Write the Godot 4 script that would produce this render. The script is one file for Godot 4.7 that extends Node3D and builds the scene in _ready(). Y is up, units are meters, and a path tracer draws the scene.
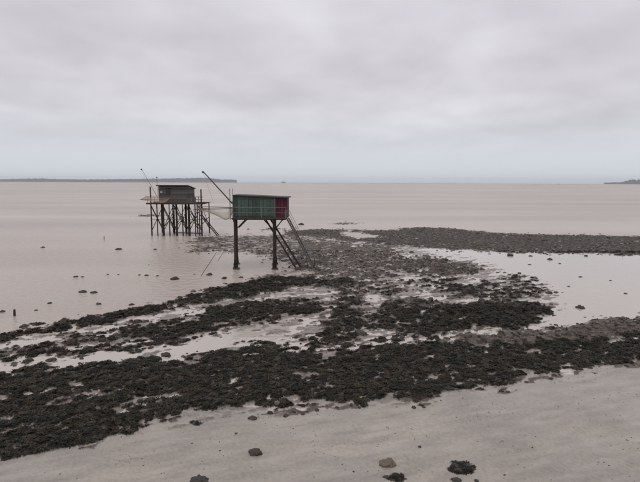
extends Node3D
# Tidal flat with two stilted lift-net fishing huts under an overcast sky.
# Metres, y up; the camera stands on a sea wall 8.5 m above the water and looks along -z.

const FOCAL := 481.0          # photo focal length in photo pixels (640 x 482)
const EYE := Vector3(0, 8.5, 0)
var cam_basis: Basis
var used := {}
var rng := RandomNumberGenerator.new()
var M := {}

# ------------------------------------------------------------------ helpers
func ray(u: float, v: float) -> Vector3:
	return cam_basis * Vector3((u - 320.0) / FOCAL, -(v - 241.0) / FOCAL, -1.0)

func on_ground(u: float, v: float, y := 0.0) -> Vector3:   # where the ray through a photo pixel meets the flat
	var d := ray(u, v)
	return EYE + d * ((y - EYE.y) / d.y)

func numbered(called: String) -> String:
	if not used.has(called):
		used[called] = 0
		return called
	used[called] += 1
	return "%s_%03d" % [called, used[called]]

func tag(o: Node, label: String, category: String, group := "") -> void:
	o.set_meta("label", label)
	o.set_meta("category", category)
	if group != "":
		o.set_meta("group", group)

func thing(called: String, at: Vector3, label: String, category: String, group := "") -> Node3D:
	var o := Node3D.new()
	o.name = numbered(called)
	o.position = at
	add_child(o)
	tag(o, label, category, group)
	return o

func part(parent: Node, called: String, mesh: Mesh, m: Material) -> MeshInstance3D:
	var o := MeshInstance3D.new()
	o.name = called
	o.mesh = mesh
	if m:
		o.material_override = m
	parent.add_child(o, true)
	return o

func top(called: String, mesh: Mesh, m: Material) -> MeshInstance3D:
	var o := MeshInstance3D.new()
	o.name = numbered(called)
	o.mesh = mesh
	if m:
		o.material_override = m
	add_child(o)
	return o

func structure(called: String, mesh: Mesh, m: Material) -> MeshInstance3D:
	var o := top(called, mesh, m)
	o.set_meta("kind", "structure")
	return o

func quad(st: SurfaceTool, a: Vector3, b: Vector3, c: Vector3, d: Vector3) -> void:
	for p in [a, b, c, a, c, d]:
		st.add_vertex(p)

# a box along the line a-b, w wide and h high, with its edges chamfered
func add_beam(st: SurfaceTool, a: Vector3, b: Vector3, w: float, h: float, taper := 1.0, upv := Vector3.UP) -> void:
	var f := (b - a).normalized()
	var u := upv
	if absf(f.dot(u)) > 0.98:
		u = Vector3(0, 0, 1)
	var s := f.cross(u).normalized()
	u = s.cross(f).normalized()
	var c := minf(w, h) * 0.12
	var ring := []
	for q in [[-w / 2 + c, -h / 2], [w / 2 - c, -h / 2], [w / 2, -h / 2 + c], [w / 2, h / 2 - c], [w / 2 - c, h / 2], [-w / 2 + c, h / 2], [-w / 2, h / 2 - c], [-w / 2, -h / 2 + c]]:
		ring.append(s * q[0] + u * q[1])
	for i in 8:
		var p: Vector3 = ring[i]
		var q: Vector3 = ring[(i + 1) % 8]
		quad(st, a + p, a + q, b + q * taper, b + p * taper)
	for i in range(1, 7):
		for v in [a + ring[0], a + ring[i + 1], a + ring[i]]:
			st.add_vertex(v)
		for v in [b + ring[0] * taper, b + ring[i] * taper, b + ring[i + 1] * taper]:
			st.add_vertex(v)

func beam(a: Vector3, b: Vector3, w: float, h: float, taper := 1.0, upv := Vector3.UP) -> ArrayMesh:
	var st := SurfaceTool.new()
	st.begin(Mesh.PRIMITIVE_TRIANGLES)
	st.set_smooth_group(-1)
	add_beam(st, a, b, w, h, taper, upv)
	st.generate_normals()
	return st.commit()

# a round pole through several points with a radius for each
func pole(points: Array, radii: Array, sides := 8, rough := 0.0) -> ArrayMesh:
	var st := SurfaceTool.new()
	st.begin(Mesh.PRIMITIVE_TRIANGLES)
	st.set_smooth_group(0)
	var rings := []
	for i in points.size():
		var f: Vector3 = (points[mini(i + 1, points.size() - 1)] - points[maxi(i - 1, 0)]).normalized()
		var u := Vector3.UP if absf(f.y) < 0.9 else Vector3(0, 0, 1)
		var s := f.cross(u).normalized()
		u = s.cross(f)
		var ring := []
		for k in sides:
			var a := TAU * k / sides
			var r: float = radii[i] * (1.0 + rng.randf_range(-rough, rough))
			ring.append(points[i] + s * cos(a) * r + u * sin(a) * r)
		rings.append(ring)
	for i in rings.size() - 1:
		for k in sides:
			var k2 := (k + 1) % sides
			quad(st, rings[i][k], rings[i][k2], rings[i + 1][k2], rings[i + 1][k])
	st.set_smooth_group(-1)
	for e in [0, rings.size() - 1]:
		for k in range(1, sides - 1):
			for v in ([rings[e][0], rings[e][k + 1], rings[e][k]] if e == 0 else [rings[e][0], rings[e][k], rings[e][k + 1]]):
				st.add_vertex(v)
	st.generate_normals()
	return st.commit()

func noise(seed_: int, freq: float, octaves := 4, kind := FastNoiseLite.TYPE_SIMPLEX_SMOOTH) -> FastNoiseLite:
	var n := FastNoiseLite.new()
	n.seed = seed_
	n.frequency = freq
	n.noise_type = kind
	n.fractal_type = FastNoiseLite.FRACTAL_FBM
	n.fractal_octaves = octaves
	return n

func noise_tex(n: FastNoiseLite, size: int, ramp: Array, as_normal := false, bump := 4.0) -> NoiseTexture2D:
	var t := NoiseTexture2D.new()
	t.width = size
	t.height = size
	t.seamless = true
	t.noise = n
	t.as_normal_map = as_normal
	t.bump_strength = bump
	if ramp.size() > 0:
		var g := Gradient.new()
		g.offsets = PackedFloat32Array(ramp.map(func(r): return r[0]))
		g.colors = PackedColorArray(ramp.map(func(r): return r[1]))
		t.color_ramp = g
	return t

func grey(v: float) -> Color:
	return Color(v, v, v)

func lin(r: float, g: float, b: float) -> Color:      # a real-world (linear) base colour as an sRGB albedo
	return Color(r, g, b).linear_to_srgb()

func mat(c: Color, rough: float, tex: Texture2D = null, nrm: Texture2D = null, scale := 1.0, bump := 0.5, spec := 0.5) -> StandardMaterial3D:
	var m := StandardMaterial3D.new()
	m.albedo_color = c
	m.roughness = rough
	m.metallic_specular = spec
	m.cull_mode = BaseMaterial3D.CULL_DISABLED
	if tex or nrm:
		m.uv1_triplanar = true
		m.uv1_world_triplanar = true
		m.uv1_scale = Vector3.ONE * scale
	if tex:
		m.albedo_texture = tex
	if nrm:
		m.normal_enabled = true
		m.normal_texture = nrm
		m.normal_scale = bump
	return m

# ------------------------------------------------------------------ start
func _ready() -> void:
	rng.seed = 4711
	var cam := Camera3D.new()
	cam.name = "camera"
	cam_basis = Basis(Vector3.RIGHT, -atan(58.4 / FOCAL)) * Basis(Vector3(0, 0, 1), deg_to_rad(0.21))
	cam.transform = Transform3D(cam_basis, EYE)
	cam.fov = rad_to_deg(2.0 * atan(241.0 / FOCAL))
	cam.near = 0.1
	cam.far = 40000.0
	add_child(cam)
	cam.current = true
	make_sky()
	var sun := DirectionalLight3D.new()
	sun.name = "sun"
	sun.light_energy = 0.3
	sun.light_angular_distance = 40.0
	sun.light_color = Color(1.0, 0.97, 0.94)
	sun.shadow_enabled = true
	sun.rotation_degrees = Vector3(-58, -35, 0)
	add_child(sun)
	make_materials()
	make_water()
	make_flat()
	make_coast()
	make_green_hut()
	make_far_hut()
	make_rocks()
	make_small_things()

func make_sky() -> void:
	var w := 1536
	var h := 768
	var img := Image.create(w, h, false, Image.FORMAT_RGBF)
	var big := noise(5, 0.11, 5)
	var fine := noise(9, 0.55, 4)
	var low := Color(0.68, 0.72, 0.77)
	var mid := Color(0.668, 0.655, 0.700)
	for j in h:
		var el := (0.5 - (j + 0.5) / h) * PI
		var e := rad_to_deg(el)
		for i in w:
			if e <= 0.0:
				img.set_pixel(i, j, Color(0.5, 0.5, 0.52))
				continue
			var az := (float(i) + 0.5) / w * TAU
			var k := 1.0 / (sin(el) + 0.13)        # a cloud deck seen in perspective
			var p := Vector3(cos(az) * cos(el) * k * 1.15, 0.0, sin(az) * cos(el) * k * 1.15)
			var n := big.get_noise_3d(p.x * 4.4, 0.0, p.z * 6.0) + 0.6 * fine.get_noise_3d(p.x * 3.0, 7.0, p.z * 3.0)
			var t := smoothstep(0.0, 10.0, e)
			var c := low.lerp(mid, t)
			var s := smoothstep(1.0, 9.0, e)
			var b := 1.0 + 0.18 * s * n + 0.55 * smoothstep(18.0, 85.0, e)
			c = Color(c.r * b, c.g * b, c.b * b)
			img.set_pixel(i, j, c)
	var pm := PanoramaSkyMaterial.new()
	pm.panorama = ImageTexture.create_from_image(img)
	var sky := Sky.new()
	sky.sky_material = pm
	var env := Environment.new()
	env.background_mode = Environment.BG_SKY
	env.sky = sky
	env.tonemap_mode = Environment.TONE_MAPPER_LINEAR
	env.tonemap_exposure = 1.0
	env.sdfgi_enabled = true
	env.ssao_enabled = true
	env.ssil_enabled = true
	env.fog_enabled = true
	env.fog_density = 0.00005
	env.fog_light_color = Color(0.84, 0.86, 0.89)
	var we := WorldEnvironment.new()
	we.name = "environment"
	we.environment = env
	add_child(we)

func make_materials() -> void:
	var blot := noise_tex(noise(21, 0.02, 5), 512, [[0.0, grey(0.62)], [0.5, grey(0.86)], [1.0, grey(1.0)]])
	var bumpy := noise_tex(noise(22, 0.03, 5), 512, [], true, 10.0)
	var ripple := noise_tex(noise(23, 0.02, 4), 512, [], true, 8.0)
	var silt := noise_tex(noise(24, 0.09, 5), 1024, [[0.0, grey(0.80)], [0.3, grey(0.95)], [1.0, grey(1.0)]])
	var silt_n := noise_tex(noise(25, 0.06, 5), 1024, [], true, 3.0)
	M.blot = blot
	M.bumpy = bumpy
	# wet silt: vertex colours carry its tone
	var mud := mat(Color.WHITE, 0.28, silt, silt_n, 0.23, 0.2)
	mud.vertex_color_use_as_albedo = true
	M.mud = mud
	var reef := mat(Color.WHITE, 0.6, blot, bumpy, 1.7, 1.2, 0.3)
	reef.vertex_color_use_as_albedo = true
	M.reef = reef
	var weed := mat(Color.WHITE, 0.55, null, null, 1.0, 0.45, 0.26)
	weed.vertex_color_use_as_albedo = true
	M.weed = weed
	M.dark_weed = mat(lin(0.020, 0.018, 0.014), 0.5, null, null, 1.0, 0.5, 0.25)
	var water := mat(lin(0.415, 0.372, 0.330), 0.06, null, ripple, 0.1, 0.08, 0.5)
	var sea := mat(Color.WHITE, 0.25, null, ripple, 0.1, 0.5, 0.26)
	sea.vertex_color_use_as_albedo = true
	M.sea = sea
	M.water = water
	M.rock = mat(lin(0.06, 0.053, 0.046), 0.6, blot, bumpy, 2.3, 1.0, 0.4)
	M.tan_rock = mat(lin(0.19, 0.155, 0.12), 0.7, blot, bumpy, 3.0, 1.0, 0.3)
	M.coast = mat(lin(0.085, 0.095, 0.088), 0.9, null, null, 1.0, 0.5, 0.1)
	M.fort = mat(lin(0.3, 0.28, 0.25), 0.9)
	var streak := noise_tex(noise(41, 0.03, 4), 256, [[0.0, grey(0.55)], [0.5, grey(0.9)], [1.0, grey(1.0)]])
	var wood_n := noise(42, 0.02, 4)
	var grain := noise_tex(wood_n, 256, [[0.0, grey(0.5)], [0.5, grey(0.85)], [1.0, grey(1.0)]])
	M.pile = mat(lin(0.066, 0.051, 0.045), 0.75, grain, bumpy, 1.4, 0.8, 0.3)
	M.brown = mat(lin(0.082, 0.064, 0.056), 0.8, grain, bumpy, 1.4, 0.6, 0.3)
	M.grey_wood = mat(lin(0.105, 0.095, 0.09), 0.85, grain, bumpy, 1.6, 0.6, 0.3)
	M.deck = mat(lin(0.09, 0.075, 0.065), 0.85, grain, bumpy, 1.6, 0.6, 0.3)
	M.green = []
	for k in 4:
		M.green.append(mat(lin(0.070 + 0.018 * k, 0.102 + 0.024 * k, 0.086 + 0.020 * k), 0.65, streak, bumpy, 1.1, 0.4, 0.35))
	M.red = []
	for k in 3:
		M.red.append(mat(lin(0.098 + 0.022 * k, 0.026 + 0.005 * k, 0.038 + 0.008 * k), 0.65, streak, bumpy, 1.1, 0.4, 0.35))
	M.far_wall = []
	for k in 3:
		M.far_wall.append(mat(lin(0.130 + 0.028 * k, 0.120 + 0.027 * k, 0.120 + 0.026 * k), 0.8, grain, bumpy, 1.4, 0.5, 0.3))
	M.roof = mat(lin(0.10, 0.105, 0.105), 0.7, blot, bumpy, 1.5, 0.5, 0.3)
	M.dark_roof = mat(lin(0.06, 0.06, 0.062), 0.75, blot, bumpy, 1.5, 0.5, 0.3)
	M.stair = mat(lin(0.16, 0.15, 0.14), 0.6, grain, null, 1.5, 0.5, 0.4)
	M.metal = mat(lin(0.22, 0.22, 0.21), 0.5, streak, null, 1.5, 0.5, 0.5)
	M.dark_metal = mat(lin(0.05, 0.048, 0.047), 0.55, streak, null, 1.5)
	M.rope = mat(lin(0.16, 0.14, 0.12), 0.9)
	M.dark_rope = mat(lin(0.05, 0.045, 0.04), 0.8)
	M.net = mat(lin(0.44, 0.35, 0.275), 0.9)
	M.tan_net = mat(lin(0.50, 0.36, 0.25), 0.9)
	M.glass = mat(lin(0.02, 0.02, 0.022), 0.1)
	M.white = mat(lin(0.5, 0.5, 0.5), 0.7)

# ------------------------------------------------------------------ setting
func make_water() -> void:
	# the sea: rows farther apart with distance; silt hangs in it in long drifting streaks, thickest over the flat
	var streak := noise(131, 0.02, 4)
	var broad := noise(132, 0.004, 3)
	var nr := 220
	var nx := 160
	var v := PackedVector3Array()
	var n := PackedVector3Array()
	var c := PackedColorArray()
	var idx := PackedInt32Array()
	for j in nr:
		var d := -60.0 + 4.0 * j if j < 20 else 20.0 * exp(log(14000.0 / 20.0) * (j - 20) / (nr - 21))
		for i in nx:
			var x := (float(i) / (nx - 1) * 2.0 - 1.0) * maxf(1.3 * d, 120.0)
			var k := 1.0 + 0.20 * streak.get_noise_2d(x * 0.35, d * 1.5) + 0.14 * broad.get_noise_2d(x * 0.3, d)
			var off := smoothstep(-0.35, 0.35, (d - 120.0) / 220.0 + 0.8 * streak.get_noise_2d(x * 0.25 + 900.0, d * 0.9))
			var t := Color(0.408, 0.350, 0.304).lerp(Color(0.338, 0.284, 0.230), off)
			v.append(Vector3(x, 0.0, -d))
			n.append(Vector3.UP)
			c.append(Color(t.r * k, t.g * k, t.b * k))
			if i < nx - 1 and j < nr - 1:
				var q := j * nx + i
				idx.append_array([q, q + nx, q + 1, q + 1, q + nx, q + nx + 1])
	structure("sea_water", pick(v, n, c, idx), M.sea)
	# still water held back by the reefs, a little above the sea's level; its rim runs under the rocks
	var pts := PackedVector2Array()
	var rim := [-120, 360, -60, 349, 0, 338, 76, 326, 158, 307, 220, 295, 258, 287, 290, 281, 318, 270, 335, 255, 345, 246, 372, 239, 420, 238, 480, 242, 640, 246, 800, 248]
	for k in range(0, rim.size(), 2):
		var g := on_ground(rim[k], rim[k + 1])
		pts.append(Vector2(g.x, g.z))
	pts.append(Vector2(90, 20))
	pts.append(Vector2(-40, 20))
	var st := SurfaceTool.new()
	st.begin(Mesh.PRIMITIVE_TRIANGLES)
	st.set_normal(Vector3.UP)
	for k in Geometry2D.triangulate_polygon(pts):
		st.add_vertex(Vector3(pts[k].x, 0.004, pts[k].y))
	structure("pool_water", st.commit(), M.water)

# reef outlines traced on the photograph and laid on the flat: [fill, weed share, height, points u, v ...]
# later outlines override earlier ones; fill 0 is open silt or water
func outlines() -> Array:
	return [
		# bare damp silt between the reefs (height below zero marks it)
		[0.62, 0, -1, [240, 287, 300, 264, 300, 240, 400, 246, 480, 262, 540, 285, 555, 300, 552, 322, 480, 338, 400, 338, 330, 340, 240, 332, 200, 336, 150, 342, 60, 351, 0, 358, -60, 370, -60, 352, 0, 345, 100, 328, 200, 307]],
		[0.78, 0, -1, [-60, 378, 62, 365, 144, 360, 220, 352, 323, 350, 430, 343, 523, 333, 640, 319, 720, 309, 720, 352, 640, 359, 580, 366, 482, 385, 425, 399, 342, 400, 255, 408, 160, 425, 85, 445, 0, 460, -60, 469]],
		[0.62, 0, -1, [186, 239, 232, 235.5, 300, 234, 302, 270, 262, 256, 236, 251.5, 190, 251.5]],
		# far bar and the broken ground in front of it
		[1.12, 0.5, 0.6, [285, 231, 320, 229, 345, 229.5, 372, 230.5, 396, 230, 404, 227.8, 425, 227, 452, 228.2, 480, 231.8, 500, 233, 537, 234.3, 590, 235, 640, 236, 720, 236.5, 720, 257, 640, 255.3, 610, 254.8, 555, 253, 517, 252.6, 480, 251, 440, 249, 402, 246, 380, 250, 330, 252, 300, 248]],
		[0.8, 0.3, 0.5, [326, 223.4, 346, 222, 366, 223, 350, 224.4, 330, 224.6]],
		[0.0, 0, 0, [340, 232, 350, 231.5, 372, 235, 380, 237, 356, 238, 342, 236]],
		[0.62, 0.22, 0.35, [186, 239, 205, 236, 232, 235.5, 255, 236.5, 285, 234, 310, 236, 345, 240, 400, 246, 402, 256, 400, 270, 392, 285, 350, 283, 316, 277, 300, 271, 280, 262, 262, 254, 236, 251, 205, 252, 190, 251, 196, 246, 216, 245, 214, 243, 188, 242]],
		[0.80, 0.12, 0.3, [300, 240, 345, 243, 392, 250, 396, 262, 380, 272, 340, 274, 312, 268, 296, 252]],
		[0.75, 0.5, 0.5, [258, 229, 272, 227.5, 288, 229.2, 276, 230.4, 262, 230.4]],
		[0.85, 0.55, 0.5, [131, 216, 144, 214.5, 156, 214.3, 164, 215.8, 150, 217.2]],
		# right of the broken ground: brown patch, small islets
		[0.85, 0.35, 0.5, [394, 263, 408, 259, 428, 257.5, 447, 261, 465, 263, 484, 268, 490, 272, 470, 274.5, 452, 277, 430, 275.5, 410, 274, 398, 270]],
		[0.42, 0.6, 0.4, [402, 279, 430, 275, 455, 280, 462, 283, 500, 279, 520, 273, 534, 278, 540, 286, 552, 292, 546, 298, 522, 300, 500, 300, 480, 296, 455, 294, 420, 290]],
		[0.80, 0.55, 0.6, [445, 293, 462, 286, 478, 288, 480, 292, 500, 293, 526, 296, 522, 301, 490, 302, 470, 297, 450, 298]],
		[0.95, 0.85, 0.8, [446, 304, 470, 305, 492, 303, 512, 302, 540, 305, 558, 310, 545, 316, 550, 324, 540, 328, 518, 330, 492, 327, 470, 331, 440, 331, 420, 330, 425, 314]],
		[0.82, 0.55, 0.6, [330, 306, 345, 297, 378, 294, 398, 289, 412, 292, 420, 298, 446, 302, 446, 318, 425, 332, 402, 334, 380, 332, 352, 334, 330, 334, 322, 326]],
		[0.62, 0.4, 0.45, [330, 288, 352, 284, 392, 284, 402, 290, 386, 297, 350, 297, 328, 296]],
		[0.0, 0, 0, [348, 306, 362, 304, 378, 308, 376, 313, 366, 315, 352, 312]],
		[0.0, 0, 0, [365, 300, 385, 299, 412, 292, 420, 296, 396, 302, 374, 305]],
		# the long ridge that leaves the left edge and climbs to the green hut
		[1.0, 0.75, 0.8, [-60, 345, 0, 334.5, 21, 330.5, 52, 324.5, 76, 321, 103, 315, 127, 310, 158, 304, 192, 296, 212, 289, 226, 286, 240, 284, 258, 279, 290, 276, 310, 279, 332, 280, 360, 279, 352, 286, 322, 288, 296, 287, 268, 293, 240, 299, 220, 301, 196, 305.5, 172, 310.5, 144, 317, 113, 321, 100, 325.5, 69, 330.5, 34, 335, 0, 341.5, -60, 352]],
		[0.55, 0.5, 0.45, [-60, 360, 0, 348, 26, 341, 69, 335, 90, 329, 137, 318, 178, 315, 220, 304, 246, 305, 280, 297, 324, 299, 334, 306, 312, 315, 282, 321, 262, 326, 240, 325, 205, 338, 182, 344, 152, 347, 130, 351, 96, 354, 62, 354, 28, 355, 0, 364, -60, 372]],
		[0.9, 0.7, 0.6, [208, 316, 214, 308, 250, 302, 280, 300, 322, 300, 330, 308, 312, 315, 270, 317, 240, 321, 214, 323]],
		[0.85, 0.65, 0.6, [26, 352, 60, 349, 90, 350, 98, 353, 74, 355, 40, 356]],
		[0.85, 0.7, 0.6, [130, 334, 170, 326, 210, 322, 212, 330, 186, 339, 160, 340, 140, 343]],
		[0.0, 0, 0, [-60, 357, 0, 345, 40, 336, 110, 324, 146, 318.5, 190, 308, 226, 302.5, 262, 294, 292, 288.5, 296, 290.5, 268, 298, 236, 304, 190, 314, 150, 321, 110, 328, 60, 339, 30, 344, 0, 349.5, -60, 362]],
		[0.55, 0.75, 0.6, [240, 345, 270, 338, 300, 341, 330, 330, 360, 331, 366, 338, 340, 346, 300, 349, 260, 349]],
		[0.35, 0.6, 0.4, [366, 340, 402, 333, 450, 331, 452, 336, 420, 342, 380, 345]],
		# near band: bare rock along its top on one side, black weed over the rest
		[1.1, 0.22, 0.8, [404, 345, 447, 341, 482, 334, 523, 332, 568, 327, 612, 321, 640, 318.5, 720, 309, 720, 342, 640, 340, 560, 348, 480, 353, 420, 356]],
		[0.84, 0.82, 0.42, [-60, 378, 7, 372, 21, 367.5, 62, 365, 100, 364.5, 117, 362, 144, 360, 182, 358, 220, 351.5, 237, 348.5, 272, 348, 323, 350, 361, 345.5, 402, 344.5, 430, 343, 482, 348, 523, 344.5, 564, 343, 612, 337.5, 640, 336, 720, 327, 720, 356, 640, 362.5, 600, 365, 580, 369.5, 555, 376, 530, 379.5, 500, 384, 482, 388, 467, 395, 450, 398.5, 425, 402, 397, 406.5, 377, 406, 370, 410, 352, 411, 342, 402, 320, 402, 304, 406.5, 275, 409.5, 255, 411, 242, 409.5, 217, 413, 197, 415, 185, 418, 172, 424, 160, 427.5, 150, 430, 145, 436, 125, 438, 112, 438, 95, 442, 85, 448, 60, 454, 37, 458, 0, 463, -60, 472]],
	]

func make_flat() -> void:
	# world outlines
	var polys := []
	for o in outlines():
		var pts := PackedVector2Array()
		var a: Array = o[3]
		for k in range(0, a.size(), 2):
			var g := on_ground(a[k], a[k + 1])
			pts.append(Vector2(g.x, -g.z))
		var box := Rect2(pts[0], Vector2.ZERO)
		for p in pts:
			box = box.expand(p)
		polys.append([o[0], o[1], o[2], pts, box])
	var edge_a := on_ground(0, 440)
	var edge_b := on_ground(640, 350)
	var ea := Vector2(edge_a.x, -edge_a.z)
	var eb := Vector2(edge_b.x, -edge_b.z)
	var shore_n := Vector2((eb - ea).y, -(eb - ea).x).normalized()     # points towards the sea wall
	var shore_t := (eb - ea).normalized()
	# grid: rows by distance, finer where they are near
	var rows := PackedFloat32Array([-40.0, -15.0, 0.0, 5.0, 8.0])
	var nz := 640
	for j in nz:
		rows.append(10.0 * exp(log(150.0 / 10.0) * j / (nz - 1)))
	var nr := rows.size()
	var nx := 720
	var warp := noise(101, 0.35, 4)
	var patch := noise(102, 0.55, 6)
	patch.fractal_gain = 0.62
	var crumb := noise(106, 1.9, 4)
	var lump := noise(103, 1.6, 4)
	var fine := noise(104, 6.0, 3)
	var tone := noise(105, 0.16, 4)
	var count := nr * nx
	var px := PackedFloat32Array(); px.resize(count)
	var fill := PackedFloat32Array(); fill.resize(count)
	var damp := PackedFloat32Array(); damp.resize(count)
	var weed := PackedFloat32Array(); weed.resize(count)
	var high := PackedFloat32Array(); high.resize(count)
	for j in nr:
		var d := rows[j]
		var w := maxf(0.74 * d + 5.0, 13.0)
		var live := []
		var amp := 0.35 + 0.018 * d
		for p in polys:
			if d > p[4].position.y - 3.0 and d < p[4].end.y + 3.0:
				live.append(p)
		for i in nx:
			var x := (float(i) / (nx - 1) * 2.0 - 1.0) * w
			var k := j * nx + i
			px[k] = x
			if d < 9.0 or live.is_empty():
				continue
			var q := Vector2(x + amp * warp.get_noise_2d(x, d), d + amp * 1.4 * warp.get_noise_2d(x + 300.0, d))
			for p in live:
				if p[4].has_point(q) and Geometry2D.is_point_in_polygon(q, p[3]):
					if p[2] < 0.0:
						damp[k] = p[0]
						continue
					fill[k] = p[0]
					weed[k] = p[1]
					high[k] = p[2]
	fill = soften(soften(fill, nr, nx, 5), nr, nx, 4)
	damp = soften(soften(damp, nr, nx, 6), nr, nx, 6)
	high = soften(high, nr, nx, 4)
	weed = soften(weed, nr, nx, 2)
	# heights and colours
	var verts := PackedVector3Array(); verts.resize(count)
	var cols := PackedColorArray(); cols.resize(count)
	var over := PackedFloat32Array(); over.resize(count)
	var c_weed := Color(0.017, 0.016, 0.013)
	var c_olive := Color(0.050, 0.042, 0.028)
	var c_rock := Color(0.122, 0.098, 0.082)
	var c_grey := Color(0.182, 0.150, 0.128)
	var c_damp := Color(0.205, 0.170, 0.145)
	var c_sand := Color(0.326, 0.288, 0.242)
	var c_silt := Color(0.258, 0.232, 0.200)
	for j in nr:
		var d := rows[j]
		for i in nx:
			var k := j * nx + i
			var x := px[k]
			var s := (Vector2(x, d) - ea).dot(shore_n)
			var t := tone.get_noise_2d(x, d)
			var l := lump.get_noise_2d(x, d)
			var f := fine.get_noise_2d(x, d)
			# silt level: dry-ish by the wall, a film of water out on the flat
			var y := -0.035 + (0.05 + 0.06 * smoothstep(-4.0, 0.0, s)) * t
			y += clampf(s * 0.028 + 0.038, 0.0, 0.6)
			var along := Vector2(x, d).dot(shore_t)
			var grain := crumb.get_noise_2d(along * 0.14 + 50.0, s * 1.1)     # low runnels the ebb leaves along the shore
			y += 0.004 * l + 0.003 * f + 0.007 * grain
			var su := x * 0.88 + d * 0.475      # the strata strike at a slant to the sea wall
			var sv := d * 0.88 - x * 0.475
			var n := 0.5 + 1.25 * patch.get_noise_2d(su * 0.55, sv * 1.2) + 1.05 * crumb.get_noise_2d(su * 0.55, sv * 1.2)
			var e := fill[k] - n
			if fill[k] < 0.02:
				e = -1.0
			over[k] = e
			var m := damp[k] - (0.5 + 1.5 * patch.get_noise_2d(su * 0.5 + 400.0, sv * 1.3) + 0.7 * crumb.get_noise_2d(su * 0.7 + 80.0, sv))
			if damp[k] < 0.02:
				m = -1.0
			if m > 0.0:
				y = maxf(y, -0.01) + 0.012 + minf(m * 0.12, 0.05) + 0.02 * absf(f)
			if e > 0.0:
				var up := minf(e * 2.2, 1.0)
				y = maxf(y, -0.02) + high[k] * (0.13 * up + up * (0.17 * l + 0.12 * absf(f))) + 0.012
			elif e > -0.12:
				y += 0.02 * (e + 0.12) / 0.12
			if d > 145.0 or i < 2 or i > nx - 3:
				y = minf(y, -0.3)
			verts[k] = Vector3(x, y, -d)
			var c: Color
			if e > 0.0:
				var share := weed[k] + 1.05 * l + 0.35 * f
				var rock := c_rock.lerp(c_grey, clampf(0.5 + t + 0.8 * f, 0.0, 1.0))
				var wd := c_weed.lerp(c_olive, clampf(0.25 + 0.9 * f - 0.5 * t, 0.0, 1.0))
				c = rock.lerp(wd, smoothstep(0.28, 0.6, share))
			else:
				c = c_sand.lerp(c_silt, clampf(0.5 + 1.2 * t + 1.3 * grain, 0.0, 1.0))
				if m > 0.0:
					c = c.lerp(c_damp.lerp(c_rock, clampf(0.4 + 1.6 * l + f, 0.0, 1.0)), clampf(m * 8.0, 0.0, 1.0))
				var v := 1.0 + 0.20 * f + 0.34 * grain + 0.22 * lump.get_noise_2d(along * 0.3, s * 0.9)
				c = Color(c.r * v, c.g * v, c.b * v)
			cols[k] = c
	var norms := PackedVector3Array(); norms.resize(count)
	for j in nr:
		for i in nx:
			var k := j * nx + i
			var a := verts[k + 1] if i < nx - 1 else verts[k]
			var b := verts[k - 1] if i > 0 else verts[k]
			var c := verts[k + nx] if j < nr - 1 else verts[k]
			var e := verts[k - nx] if j > 0 else verts[k]
			norms[k] = (a - b).cross(c - e).normalized()
			if norms[k].y < 0.0:
				norms[k] = -norms[k]
	var soft := PackedInt32Array()
	var hard := PackedInt32Array()
	for j in nr - 1:
		for i in nx - 1:
			var k := j * nx + i
			var e := over[k] + over[k + 1] + over[k + nx] + over[k + nx + 1]
			if e > -0.1 and maxf(maxf(over[k], over[k + 1]), maxf(over[k + nx], over[k + nx + 1])) > 0.0:
				hard.append_array([k, k + nx, k + 1, k + 1, k + nx, k + nx + 1])
			else:
				soft.append_array([k, k + nx, k + 1, k + 1, k + nx, k + nx + 1])
	structure("mudflat", pick(verts, norms, cols, soft), M.mud)
	structure("rocky_reef", pick(verts, norms, cols, hard), M.reef)
	# seaweed lying over the near reef, loose stones on the broken ground
	var weeds := []
	var stones := []
	for j in range(5, nr - 1):
		var d := rows[j]
		var cell := (rows[j + 1] - d) * 2.0 * maxf(0.74 * d + 5.0, 13.0) / nx
		for i in range(4, nx - 4):
			var k := j * nx + i
			if over[k] <= 0.03 or absf(px[k]) > 0.72 * d + 2.0:
				continue
			var r := rng.randf()
			if d < 60.0 and weed[k] > 0.4 and cols[k].g < 0.09:
				if r < cell * (95.0 if d < 32.0 else 28.0) * weed[k]:
					weeds.append([verts[k], norms[k], clampf(0.35 + 0.011 * d, 0.45, 1.0) * rng.randf_range(0.45, 1.5)])
			elif r < cell * (9.0 if d < 60.0 else 0.5):
				stones.append([verts[k], norms[k], rng.randf_range(0.03, 0.10) * (1.0 + d * 0.008) * (2.0 if rng.randf() < 0.06 else 1.0)])
	print("weeds ", weeds.size(), " stones ", stones.size())
	for v in 3:
		var some := []
		for k in range(v, weeds.size(), 3):
			some.append(weeds[k])
		scatter("seaweed", weed_clump(60 + v), M.weed, some, [Color(0.017, 0.016, 0.012), Color(0.044, 0.033, 0.021), Color(0.014, 0.014, 0.011), Color(0.024, 0.021, 0.014), Color(0.034, 0.029, 0.020), Color(0.012, 0.013, 0.011), Color(0.046, 0.040, 0.030)], "dark wet seaweed draped over the reef rocks", "seaweed")
	var stone_m: StandardMaterial3D = M.rock.duplicate()
	stone_m.albedo_color = Color.WHITE
	stone_m.vertex_color_use_as_albedo = true
	scatter("loose_stones", boulder(3, 1, 0.3), stone_m, stones, [Color(0.06, 0.053, 0.046), Color(0.11, 0.09, 0.075), Color(0.17, 0.142, 0.12), Color(0.03, 0.028, 0.024)], "small loose stones strewn over the reef", "stones")
	# scraps of weed and shell grit on the near sand
	var bits := []
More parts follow.
